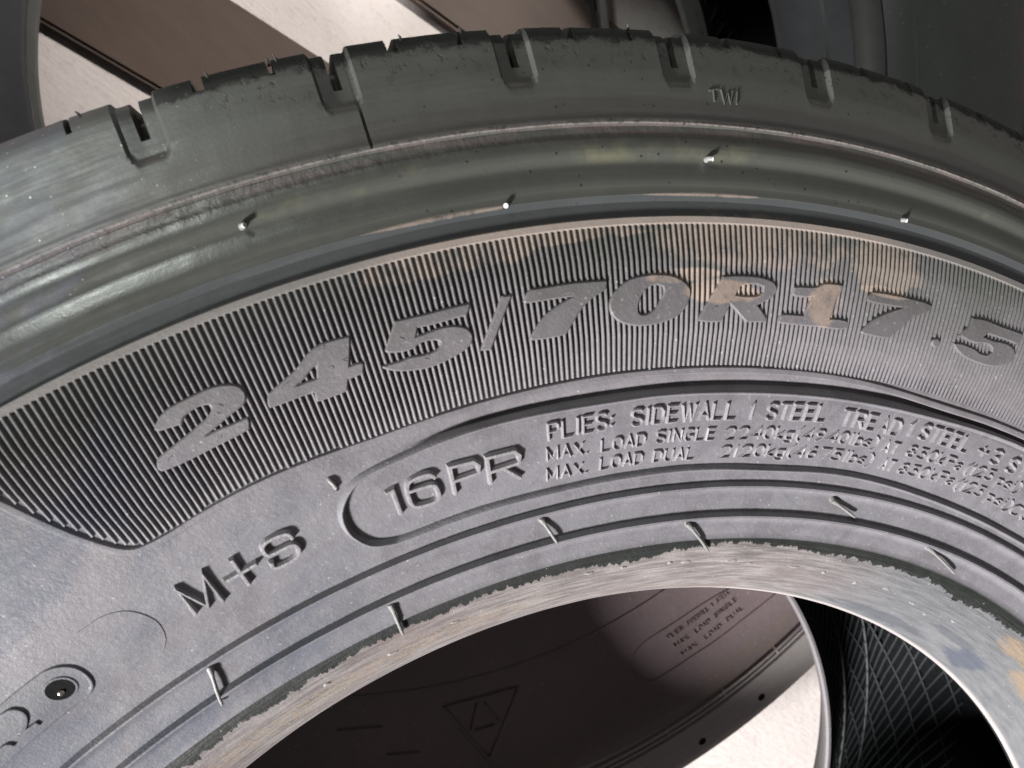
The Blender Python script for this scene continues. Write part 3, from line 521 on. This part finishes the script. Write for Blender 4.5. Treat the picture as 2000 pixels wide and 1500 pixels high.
# ---- data panel outline and small print
fl = Flat(130, 284); pp = spline([fl.to((t, 295.6)) for t in (72, 80, 88, 96)] + [fl.to(p) for p in DATA['pill']] + [fl.to((t, 269.5)) for t in (96, 88, 80, 72)], 5)
v, f = sweep(fl, pp, 2.2, .5, 1.55, caps=False, arch=.08); link('panel_rim', v, f, MR, tyre, 50)
FONT = {
 'P': [[(0, 0), (0, 1), (.5, 1), (.62, .88), (.62, .62), (.5, .5), (0, .5)]], 'L': [[(0, 1), (0, 0), (.55, 0)]], 'I': [[(.1, 0), (.1, 1)]],
 'E': [[(.55, 1), (0, 1), (0, 0), (.55, 0)], [(0, .52), (.48, .52)]],
 'S': [[(.6, .86), (.45, 1), (.15, 1), (0, .86), (0, .66), (.15, .54), (.45, .46), (.6, .34), (.6, .14), (.45, 0), (.15, 0), (0, .14)]],
 ':': [[(.1, .12), (.1, .2)], [(.1, .6), (.1, .68)]], 'D': [[(0, 0), (0, 1), (.4, 1), (.62, .75), (.62, .25), (.4, 0), (0, 0)]],
 'W': [[(0, 1), (.2, 0), (.42, .9), (.64, 0), (.84, 1)]], 'A': [[(0, 0), (.32, 1), (.64, 0)], [(.12, .32), (.52, .32)]],
 '1': [[(0, .8), (.2, 1), (.2, 0)]], 'T': [[(0, 1), (.62, 1)], [(.31, 1), (.31, 0)]],
 'R': [[(0, 0), (0, 1), (.5, 1), (.62, .88), (.62, .62), (.5, .5), (0, .5)], [(.3, .5), (.64, 0)]],
 '+': [[(0, .5), (.6, .5)], [(.3, .8), (.3, .2)]], '3': [[(0, .9), (.3, 1), (.58, .85), (.5, .55), (.25, .52), (.55, .42), (.58, .15), (.3, 0), (0, .12)]],
 'M': [[(0, 0), (0, 1), (.36, .25), (.72, 1), (.72, 0)]], 'X': [[(0, 0), (.62, 1)], [(0, 1), (.62, 0)]], '.': [[(.06, .03), (.06, .1)]],
 'O': [[(.2, 0), (0, .25), (0, .75), (.2, 1), (.45, 1), (.65, .75), (.65, .25), (.45, 0), (.2, 0)]],
 'U': [[(0, 1), (0, .2), (.18, 0), (.44, 0), (.62, .2), (.62, 1)]], 'N': [[(0, 0), (0, 1), (.6, 0), (.6, 1)]], 'G': [[(.62, .85), (.45, 1), (.18, 1), (0, .75), (0, .25), (.18, 0), (.45, 0), (.62, .15), (.62, .45), (.35, .45)]],
 '2': [[(0, .82), (.15, 1), (.45, 1), (.6, .82), (.55, .6), (0, 0), (.62, 0)]], '4': [[(.5, 0), (.5, 1), (0, .3), (.66, .3)]],
 '0': [[(.18, 0), (0, .25), (0, .75), (.18, 1), (.38, 1), (.56, .75), (.56, .25), (.38, 0), (.18, 0)]],
 'k': [[(0, 0), (0, 1)], [(.45, .62), (0, .25), (.48, 0)]], 'g': [[(.48, .62), (.1, .62), (0, .45), (0, .15), (.12, 0), (.48, .05), (.48, .62), (.48, -.25), (.3, -.33), (.02, -.28)]],
 '(': [[(.3, 1.1), (.05, .8), (.05, .1), (.3, -.2)]], ')': [[(0, 1.1), (.25, .8), (.25, .1), (0, -.2)]],
 '9': [[(.56, .6), (.35, .45), (.12, .5), (0, .7), (.12, .97), (.4, 1), (.56, .8), (.5, .3), (.15, 0)]], 'l': [[(.1, 0), (.1, 1)]],
 'b': [[(0, 1), (0, 0), (.35, 0), (.5, .2), (.5, .45), (.35, .62), (0, .55)]], 's': [[(.45, .55), (.15, .62), (0, .48), (.4, .2), (.35, 0), (0, .04)]],
 '5': [[(.58, 1), (.06, 1), (0, .55), (.35, .62), (.58, .4), (.55, .12), (.3, 0), (0, .1)]],
 '8': [[(.3, .53), (.06, .7), (.1, .93), (.3, 1), (.5, .93), (.54, .7), (.3, .53), (.02, .3), (.08, .06), (.3, 0), (.52, .06), (.58, .3), (.3, .53)]],
 'a': [[(.05, .55), (.3, .62), (.45, .5), (.45, 0), (.1, .02), (.02, .2), (.15, .36), (.45, .34)]], 'p': [[(0, -.3), (0, .6), (.35, .62), (.5, .4), (.45, .08), (0, .05)]],
 'i': [[(.06, 0), (.06, .6)], [(.06, .85), (.06, .9)]], 'C': [[(.62, .85), (.45, 1), (.18, 1), (0, .75), (0, .25), (.18, 0), (.45, 0), (.62, .15)]],
 '6': [[(.5, .9), (.3, 1), (.08, .75), (0, .3), (.12, .03), (.4, 0), (.56, .2), (.5, .5), (.2, .55), (.02, .35)]], '7': [[(0, 1), (.6, 1), (.2, 0)]], '>': []}
def adv(ch): return {'I': .42, ':': .42, '1': .48, '.': .36, 'W': 1.1, 'M': 1.0, '(': .48, ')': .45, 'l': .36, 'i': .32, '0': .8, 's': .68, 'b': .74, 'k': .7, 'g': .74, 'a': .7, 'p': .74}.get(ch, .88)
def words(wl, place, mat, parent):
    for text, a, b, cap in wl:
        total = sum(adv(c) for c in text[:-1]) + max([p[0] for s in FONT[text[-1]] for p in s] + [.1]) + .22
        L = abs(a[0] - b[0]) * D2R * (a[1] + b[1]) / 2; sx = L / total; x = 0
        for ch in text:
            ps = []
            for s in FONT[ch]:
                q = [((x + px * (sx if ch not in 'I1l.:i' else min(sx, cap * .8))) , py * cap) for px, py in s]
                ps.append(place(a, b, L, q, cap))
            if ps:
                v, f = join(ps); link('digit' if ch.isdigit() else 'letter', v, f, mat, parent, 50)
            x += adv(ch) * sx
def place_main(a, b, L, q, cap):
    fl = Flat(a[0], (a[1] + b[1]) / 2 + cap / 2)
    k = [(px * fl.r0 / ((a[1] + b[1]) / 2), a[1] + (b[1] - a[1]) * px / max(L, .1) + py) for px, py in q]
    wd = .86 if cap > 4 else .62
    return sweep(fl, k, wd, wd * .34, .88 if cap > 4 else .70, arch=.05)
wl = [(t, a, b, 4.7 if i < 10 else 3.5) for i, (t, a, b) in enumerate(DATA['words'])]
wl = [(t, a, ((b[0] + (.14 if len(t) > 1 else 0)), b[1]), c) for t, a, b, c in wl]
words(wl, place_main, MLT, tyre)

# ---- stamped plate with its pin hole, lower left
fl = Flat(168, 283); pl = spline([fl.to(p) for p in DATA['plate']], 4)
v, f = sweep(fl, pl, 1.2, .3, .45, caps=False); link('stamp_plate_rim', v, f, MR, tyre, 50)
bars('digit', Flat(168, 283), ST['two'], 1.7, 1.2, .5, smooth_n=4); bars('digit', Flat(170, 280), ST['bit'], 1.5, 1.0, .5, smooth_n=3)
fl = Flat(166, 285); ci = spline([fl.to(p) for p in DATA['circle']], 4); v, f = sweep(fl, ci, .4, .15, .14, caps=False); link('plug_ring', v, f, MR, tyre, 50)
hc = DATA['hole']
def disc(name, hc, rad, mat, prof):
    fl = Flat(hc[0], hc[1]); n = 28; V = []; F = []
    for k, (rr, h) in enumerate(prof):
        for i in range(n):
            a = i * 2 * math.pi / n; t, r = fl.back(rr * math.cos(a), hc[1] + rr * math.sin(a)); V.append(surf(t, r, h).tolist())
    for k in range(len(prof) - 1):
        for i in range(n): j = (i + 1) % n; F.append((k * n + i, k * n + j, (k + 1) * n + j, (k + 1) * n + i))
    F.append(tuple((len(prof) - 1) * n + i for i in range(n)))
    return link(name, V, F, mat, tyre, 40)
disc('pin_hole', hc, 3, MBLK, [(3.15, .02), (2.95, .12), (2.7, .10), (.05, .09)])
disc('pin_collar', hc, 3, MR, [(3.6, -.1), (3.4, .22), (3.0, .22), (2.95, .05)]).data
t_, r_ = Flat(hc[0], hc[1]).back(-.55, hc[1] - .75)
disc('pin', (float(t_), float(r_)), 1, MPIN, [(.75, .1), (.7, .4), (.45, .62), (.1, .68)])

# ---- vent whiskers, cut nubs and tread hairs
def tube(name, path, radii, mat, parent, n=8):
    P = [Vector(p) for p in path]; V = []; F = []
    for i, p in enumerate(P):
        d = (P[min(i + 1, len(P) - 1)] - P[max(i - 1, 0)]).normalized(); x = d.orthogonal().normalized(); y = d.cross(x)
        for k in range(n):
            a = k * 2 * math.pi / n; V.append(tuple(p + (x * math.cos(a) + y * math.sin(a)) * radii[i]))
    for i in range(len(P) - 1):
        for k in range(n): j = (k + 1) % n; F.append((i * n + k, i * n + j, (i + 1) * n + j, (i + 1) * n + k))
    F += [tuple(range(n))[::-1], tuple((len(P) - 1) * n + k for k in range(n))]
    return link(name, V, F, mat, parent, 50)
for i, (a, b) in enumerate(DATA['whisk']):
    if i == 6: continue
    path = []; rad = []
    for k in range(9):
        t = k / 8; th_ = a[0] + (b[0] - a[0]) * t; r_ = a[1] + (b[1] - a[1]) * t
        hh = .75 + .5 * math.sin(min(t * 1.5, 1) * 1.5) + (.2 * math.sin(i * 2.3 + t * 4))
        path.append(Vector(surf(th_, r_, hh).tolist())); rad.append((1.0 if k == 0 else .75 if k == 1 else .5) / 1000 * (1 if k < 8 else .7))
    path.insert(0, Vector(surf(a[0], a[1] + .2, -.2).tolist())); rad.insert(0, .0011)
    tube('vent_whisker', path, rad, MWHI, tyre)
fl = Flat(151, 290)
tube('vent_whisker', [surf(151.02, 295.7, -.1), surf(150.98, 295.2, .5), surf(150.9, 294.2, .8), surf(150.86, 292.9, .5), surf(150.85, 292.2, -.1)], [.0005, .0006, .0005, .0006, .0005], MWHI, tyre)
for i, (t, r) in enumerate(DATA['nubs']):
    d = (.10, -.05, .14, .12)[i]
    o = tube('vent_nub', [surf(t, r, -.2), surf(t, r, 1.0), surf(t - d, r - .2, 1.7)], [.0008, .00068, .0006], MWHI, tyre, 10)
    cpv = surf(t - d, r - .2, 1.7); n = (Vector(cpv) - Vector(surf(t, r, 1.0))).normalized()
    tube('cut_tip', [Vector(cpv) - n * .0001, Vector(cpv) + n * .00025], [.0007, .00055], MNUB, o, 10)
for i, (t, r) in enumerate(DATA['hairs']):
    tube('tread_hair', [surf(t, 391.8, -.5), surf(t, 392.4, .5), surf(t + .05, 392.6, 1.0 + (i % 3) * .25)], [.0005, .00035, .00015], MTR, tyre, 6)

# ---- dried drops of mounting paste on the bead
for i, (t, r, a_, b_) in enumerate([(137.5, 240.2, 1.6, .6), (134.8, 239.6, 1.1, .5), (131.0, 238.6, .9, .6), (129.6, 238.2, 1.8, .7), (125.6, 237.6, 2.2, .8), (123.8, 236.4, 1.0, .5), (119.6, 236.0, 2.4, .6), (116.4, 235.2, .8, .6),
                                    (112.6, 233.5, .9, .7), (109.4, 234.8, 1.6, .6), (105.6, 233.0, 1.5, .6), (103.2, 231.2, .9, .6), (100.4, 233.8, 1.2, .6), (147.5, 237.5, 1.4, .5), (152.2, 236.0, 1.8, .6), (156.8, 238.0, 1.2, .5)]):
    fl = Flat(t, r); V = []; F = []; n = 14
    for rr, hh in ((1, -.05), (.82, .22), (.45, .34), (.05, .30)):
        for k in range(n):
            q = k * 2 * math.pi / n; w_ = 1 + .18 * math.sin(3 * q + i); tt, r2 = fl.back(a_ * rr * w_ * math.cos(q), r + b_ * rr * w_ * math.sin(q)); V.append(surf(tt, r2, hh + float(relief(np.array(tt), np.array(r2)))).tolist())
    for k in range(3):
        for j in range(n): m = (j + 1) % n; F.append((k * n + j, k * n + m, (k + 1) * n + m, (k + 1) * n + j))
    F.append(tuple(3 * n + j for j in range(n))); link('paste_drop', V, F, MPST, tyre, 60)
# ---- raised venting pattern on the inner liner
def ribset(name, path_fn, count, a0, da, width, height, mat, parent, n=12):
    """one rib mesh, turned copies"""
    V = []; F = []
    for k in range(n + 1):
        p, nrm, side = path_fn(k / n)
        for s, h in ((-1, -.3), (-.4, 1), (.4, 1), (1, -.3)):
            V.append(tuple((p + side * s * width / 2 + nrm * h * height) / 1000))
    for k in range(n):
        for j in range(3): F.append((k * 4 + j, k * 4 + j + 1, k * 4 + j + 5, k * 4 + j + 4))
    me = bpy.data.meshes.new(name); me.from_pydata(V, [], F); me.materials.append(mat); me.polygons.foreach_set('use_smooth', [True] * len(F))
    for i in range(count):
        o = bpy.data.objects.new(name, me); C.objects.link(o); o.parent = parent; o.rotation_euler = (0, 0, (a0 + i * da) * D2R)
LIN = [(222, -65.5), (230, -74), (240, -80), (262, -94), (300, -106), (340, -106), (368, -94), (379, -70), (382, -30), (382, 30)]
def liner_path(LP, tw):
    LP = np.array(LP, float); s = np.concatenate([[0], np.cumsum(np.linalg.norm(np.diff(LP, axis=0), axis=1))]); s /= s[-1]
    def fn(t):
        def at(u):
            r = np.interp(u, s, LP[:, 0]); z = np.interp(u, s, LP[:, 1]); a = tw * u * D2R; return Vector((r * math.cos(a), r * math.sin(a), z))
        p = at(t); d = (at(min(t + .03, 1)) - at(max(t - .03, 0))).normalized()
        rad = Vector((p.x, p.y, 0)).normalized(); c = Vector((0, 0, 1)).cross(rad)
        nrm = c.cross(d).normalized()
        mid = Vector((rad.x * 300, rad.y * 300, 0)) - p
        if nrm.dot(mid) < 0: nrm = -nrm
        return p, nrm, d.cross(nrm).normalized()
    return fn
ribset('liner_rib', liner_path(LIN[:7], 36), 56, -40, 2.5, 1.5, .8, MRIB, tyre)
ribset('liner_cross_rib', liner_path(LIN[:7], -62), 18, 10, 7.6, 1.3, .5, MRIB, tyre)
for rr, zz in ((251, -86.5), (283, -100.6)):
    ring_part('liner_ring_rib', [(rr - .9, zz), (rr - .3, zz + 1.0), (rr + .3, zz + 1.0), (rr + .9, zz)], MRIB, tyre, T1)

# ================================================================ THE LOWER TYRE
low = thing('truck_tyre', 'larger dark truck tyre lying underneath on the concrete, seen through the upper tyre', 'tyre', (0, 0, 0))
def cxf(r, z):
    t = sstep(r, 300, 345); b = -291 - 27 * np.clip((-196 - z) / 85, 0, 1); return float(b * (1 - t) - 314 * t)
def cyf(r, z):
    t = sstep(r, 300, 345); b = 323 - 5 * np.clip((-196 - z) / 85, 0, 1); return float(b * (1 - t) + 281 * t)
def low_part(name, prof, mat, ths=T1, sharp=32, off=GZ * 1000):
    a = np.asarray(ths) * D2R; v = []
    for r, z in prof:
        x0 = cxf(r, z); y0 = cyf(r, z); v.append(np.stack([x0 + r * np.cos(a), y0 + r * np.sin(a), np.full_like(a, z + off)], 1) / 1000)
    return link(name, np.concatenate(v).tolist(), grid_faces(len(prof), len(ths), True), mat, low, sharp)
LP = [(306, -148.5), (320, -143), (340, -137.5), (352, -134.8), (361.6, -133.4), (362.2, -132.3), (363.4, -132.3), (364, -133.3), (385, -130.5), (408, -129.5), (435, -130.5), (452, -132.6), (461, -134.5), (465.4, -136)]
def zlow(r): return np.interp(r, [p[0] for p in LP] + [467, 480, 515], [p[1] for p in LP] + [-135.5, -136.6, -142])
low_part('bead', [(252, -196), (251.6, -193), (253, -189), (262, -178), (268, -172.5), (272, -169.5), (275, -169.3), (280, -165), (286.5, -159)], simple('lower_bead_dusty_rubber', (.06, .063, .07), (.105, .11, .12), .4, 90))
low_part('rim_line', [(286.5, -159), (287.6, -160), (288.6, -156), (290.4, -152.6), (294, -149.8), (299, -147.4), (302, -146.6), (303.4, -149.3), (306, -148.5)], simple('lower_edge_rubber', (.10, .10, .10), (.16, .16, .155), .45, 90))
low_part('sidewall', LP, ML)
low_part('groove_rib', [(465.4, -136), (466.2, -139.5), (467.2, -139.5), (467.9, -135.2), (470.3, -135.4), (471, -139.8), (472.4, -139.8), (473, -136), (475, -136.2), (475.8, -140), (477.2, -140), (478, -136.4)], ML)
# shoulder strip with round pin holes
HOLE = []
for (x, y) in ((146.9, 90.0), (165.5, 144.8)): HOLE.append((math.degrees(math.atan2(y - 281, x + 314)), math.hypot(x + 314, y - 281)))
step_h = HOLE[1][0] - HOLE[0][0]
low_part('shoulder', [(478, -136.4), (485, -137.2), (495, -138.8), (505, -140.4), (512.5, -142), (515, -144), (516, -148)], ML)
low_part('tread', [(516, -148), (518, -165), (519, -200), (511, -202), (511, -212), (519, -214), (519.5, -240), (511, -242), (511, -252), (519.5, -254), (519, -300), (516, -330), (508, -338), (480, -343), (440, -349.6), (400, -349.9), (350, -343), (306, -332), (270, -305), (256, -290)], MTR)
low_part('bead', [(256, -290), (251, -284), (250, -281), (252, -278.5), (262, -280), (272, -283)], simple('lower_bottom_bead_rubber', (.09, .09, .085), (.15, .15, .14), .5, 90))
low_part('inner_liner', [(272, -283), (300, -305), (350, -326), (430, -330), (490, -322), (505, -300), (506, -240), (503, -180), (485, -158), (430, -148), (360, -152), (310, -168), (280, -184), (262, -192), (252, -196)], MLIN)
for k in range(-3, 6):
    t = (HOLE[0][0] + step_h * k) * D2R; r = 499.0; x = -314 + r * math.cos(t); y = 281 + r * math.sin(t); z = -139.4 + GZ * 1000
    V = []; F = []; n = 20; nrm = Vector((math.cos(t) * .16, math.sin(t) * .16, .987)); ux = Vector((-math.sin(t), math.cos(t), 0)); uy = nrm.cross(ux)
    for rr, h in ((3.3, -.1), (3.1, .22), (2.7, .22), (2.6, .12), (.05, .10)):
        for i in range(n): a = i * 2 * math.pi / n; V.append(tuple((Vector((x, y, z)) + (ux * math.cos(a) + uy * math.sin(a)) * rr + nrm * h) / 1000))
    for q in range(4):
        for i in range(n): j = (i + 1) % n; F.append((q * n + i, q * n + j, (q + 1) * n + j, (q + 1) * n + i))
    F.append(tuple(4 * n + i for i in range(n)))
    link('stud_hole', V, F, MBLK, low, 40)
# cross bars in the groove band
def lowpt(x, y, h=0): r = math.hypot(x + 314, y - 281); return Vector((x, y, float(zlow(r)) + h + GZ * 1000)) / 1000
def low_stroke(name, pts, wd, h, mat=None, closed=False):
    P = [Vector(p) for p in pts]; V = []; F = []
    for i, p in enumerate(P):
        a = P[max(i - 1, 0)]; b = P[min(i + 1, len(P) - 1)]; d = (b - a).normalized(); n = Vector((-d.y, d.x))
        for s, hh in ((-1, -.4), (-.45, h), (.45, h), (1, -.4)):
            q = p + n * s * wd / 2; V.append(tuple(lowpt(q.x, q.y, hh)))
    for i in range(len(P) - 1):
        for j in range(3): F.append((i * 4 + j, i * 4 + j + 1, i * 4 + j + 5, i * 4 + j + 4))
    F += [(3, 2, 1, 0), tuple((len(P) - 1) * 4 + j for j in range(4))]
    return V, F
for t0 in (HOLE[0][0] - 2.6, HOLE[1][0] - 2.9, HOLE[1][0] + 3.5):
    a = t0 * D2R; v, f = low_stroke('b', [(-314 + r * math.cos(a), 281 + r * math.sin(a)) for r in (465, 469, 473.5)], 1.4, .3); link('groove_bridge', v, f, ML, low)
# triangle mark, panel outline and print on the lower sidewall
def lstroke(name, strokes, wd, h, mat=ML):
    ps = [low_stroke('s', s, wd, h) for s in strokes]; v, f = join(ps); return link(name, v, f, mat, low, 50)
lstroke('triangle_mark', [[(-51.0, 10.3), (-16.6, 48.3), (-0.3, -1.5), (-51.0, 10.3)],[(-33.4, 24.0), (-24.7, 7.5)],[(-29.0, 27.1), (-12.1, 22.4)],[(-22.3, 8.5), (-13.2, 18.7)],[(-100.2, -38.0), (-77.3, -21.5)],[(-62.5, -35.2), (-45.1, -23.0)]], 2.0, 1.9)
lstroke('raised_rib', [[(-33, 3.4), (-14, -1.3), (4.8, -6.1)]], 1.2, 1.6, MWHI)
pc = np.array([90.9, 156.6]); 
def lp_arc(r, t0, t1, n=14): return [(-314 + r * math.cos((t0 + (t1 - t0) * k / n) * D2R), 281 + r * math.sin((t0 + (t1 - t0) * k / n) * D2R)) for k in range(n + 1)]
lstroke('panel_rim', [[tuple(p) for p in spline([(69.4, 192.4), (64.5, 182.9), (57.4, 166.3), (48.1, 142.7), (41.6, 127.3), (40.1, 116.6), (42.1, 110.4), (48.4, 106.0), (55.9, 103.3), (63.8, 104.4), (69.5, 110.8), (79.3, 134.0), (88.5, 156.6), (95.3, 178.4), (102.3, 201.6), (107.9, 221.5)], 4)]], 1.1, .8)
w_low = ML
def place_low(a, b, L, q, cap):
    t0 = a[0]; r0 = a[1]
    pts = [(-314 + (r0 - py) * math.cos((t0 + px / (r0) / D2R) * D2R), 281 + (r0 - py) * math.sin((t0 + px / r0 / D2R) * D2R)) for px, py in q]
    return low_stroke('s', pts, .9, .9)
words([('PLIES:', (-21.375, 396.45500000000004), (-19.289, 396.45500000000004), 3.2), ('SIDEWALL', (-18.857, 396.45500000000004), (-16.051, 396.45500000000004), 3.2), ('1', (-15.619, 396.45500000000004), (-15.331, 396.45500000000004), 3.2), ('STEEL', (-14.9, 396.45500000000004), (-13.173, 396.45500000000004), 3.2)], place_low, w_low, low)
words([('MAX.', (-21.134, 405.22), (-19.153, 405.22), 3.2), ('LOAD', (-18.527, 405.22), (-16.546, 405.22), 3.2), ('SINGLE', (-15.921, 405.22), (-12.897, 405.22), 3.2)], place_low, w_low, low)
words([('MAX.', (-20.882, 414.645), (-18.674, 414.645), 3.2), ('LOAD', (-17.977, 414.645), (-15.769, 414.645), 3.2), ('DUAL', (-15.071, 414.645), (-12.863, 414.645), 3.2)], place_low, w_low, low)

def low_liner(tw):
    return liner_path([(262, 70 - 0), (272, 67), (300, 45), (350, 24), (430, 20), (490, 28), (505, 50), (506, 110)], tw)
rig = bpy.data.objects.new('liner_pattern', None)
def ribs_low():
    fn = low_liner(30); V = []; F = []
    for c in range(18):
        for k in range(13):
            p, nrm, side = fn(k / 12); a = (38 + c * 3.2 - 14) * D2R; Rz = Matrix.Rotation(a, 3, 'Z')
            for s, h in ((-1, -.3), (-.4, 1), (.4, 1), (1, -.3)):
                q = Rz @ (p + side * s * 1.1 + nrm * h * .9); t = sstep(math.hypot(p.x, p.y), 300, 345)
                V.append(((q.x - 316) / 1000, (q.y + (319 * (1 - t) + 281 * t)) / 1000, q.z / 1000))
    for c in range(18):
        for k in range(12):
            for j in range(3): b = c * 52 + k * 4 + j; F.append((b, b + 1, b + 5, b + 4))
    link('liner_rib', V, F, MRIB, low, 50)['kind'] = 'stuff'
bpy.data.objects.remove(rig); ribs_low()

# ================================================================ GROUND AND THE BITS ON IT
bm = bmesh.new(); bmesh.ops.create_circle(bm, cap_ends=True, radius=60, segments=64); me = bpy.data.meshes.new('ground'); bm.to_mesh(me); bm.free()
me.materials.append(MC); gr = bpy.data.objects.new('ground', me); C.objects.link(gr); gr['kind'] = 'structure'
def board(name, p0, p1, wd, th, label, cat, mat, group=None, z=0):
    a = Vector((p0[0], p0[1])) / 1000; b = Vector((p1[0], p1[1])) / 1000; d = (b - a).normalized(); n = Vector((-d.y, d.x)); bm = bmesh.new()
    c = [a, b, b + n * wd, a + n * wd]; vs_ = [bm.verts.new((q.x, q.y, z)) for q in c]; f = bm.faces.new(vs_)
    r = bmesh.ops.extrude_face_region(bm, geom=[f]); bmesh.ops.translate(bm, verts=[e for e in r['geom'] if isinstance(e, bmesh.types.BMVert)], vec=(0, 0, th))
    bmesh.ops.recalc_face_normals(bm, faces=bm.faces); bmesh.ops.bevel(bm, geom=bm.edges[:], offset=.003, segments=2, affect='EDGES')
    me = bpy.data.meshes.new(name); bm.to_mesh(me); bm.free(); me.materials.append(mat); o = bpy.data.objects.new(name, me); C.objects.link(o)
    return tag(o, label, cat, group)
board('board', (-750, 150), (-250, 255), .090, .014, 'broad brown board on the concrete, left of the bright strip of floor', 'board', MBRD, 'brown boards on the concrete')
board('board', (-700, 345), (-100, 458), .090, .014, 'brown board mostly hidden behind the tread edge, right of the bright strip of floor', 'board', MBRD, 'brown boards on the concrete')
board('bead_arc_strip', (-341.3, 495.8), (-288.7, 447.5), 0.0197, 0.0100, 'narrow pale grey strip standing in for a bead arc beside the brown boards', 'strip', MPIP)  # added strip in place of a bead arc of the lower tyre
board('rubber_strip', (-298.0, 543.2), (-243.0, 494.8), 0.0089, 0.0160, 'black rubber strip on the concrete next to the patch of bright ground', 'rubber strip', MTR)
board('plastic_rail', (-290.7, 551.3), (-235.3, 502.8), 0.0079, 0.0200, 'thin shiny grey rail lying against the black rubber strip', 'rail', MPIP)
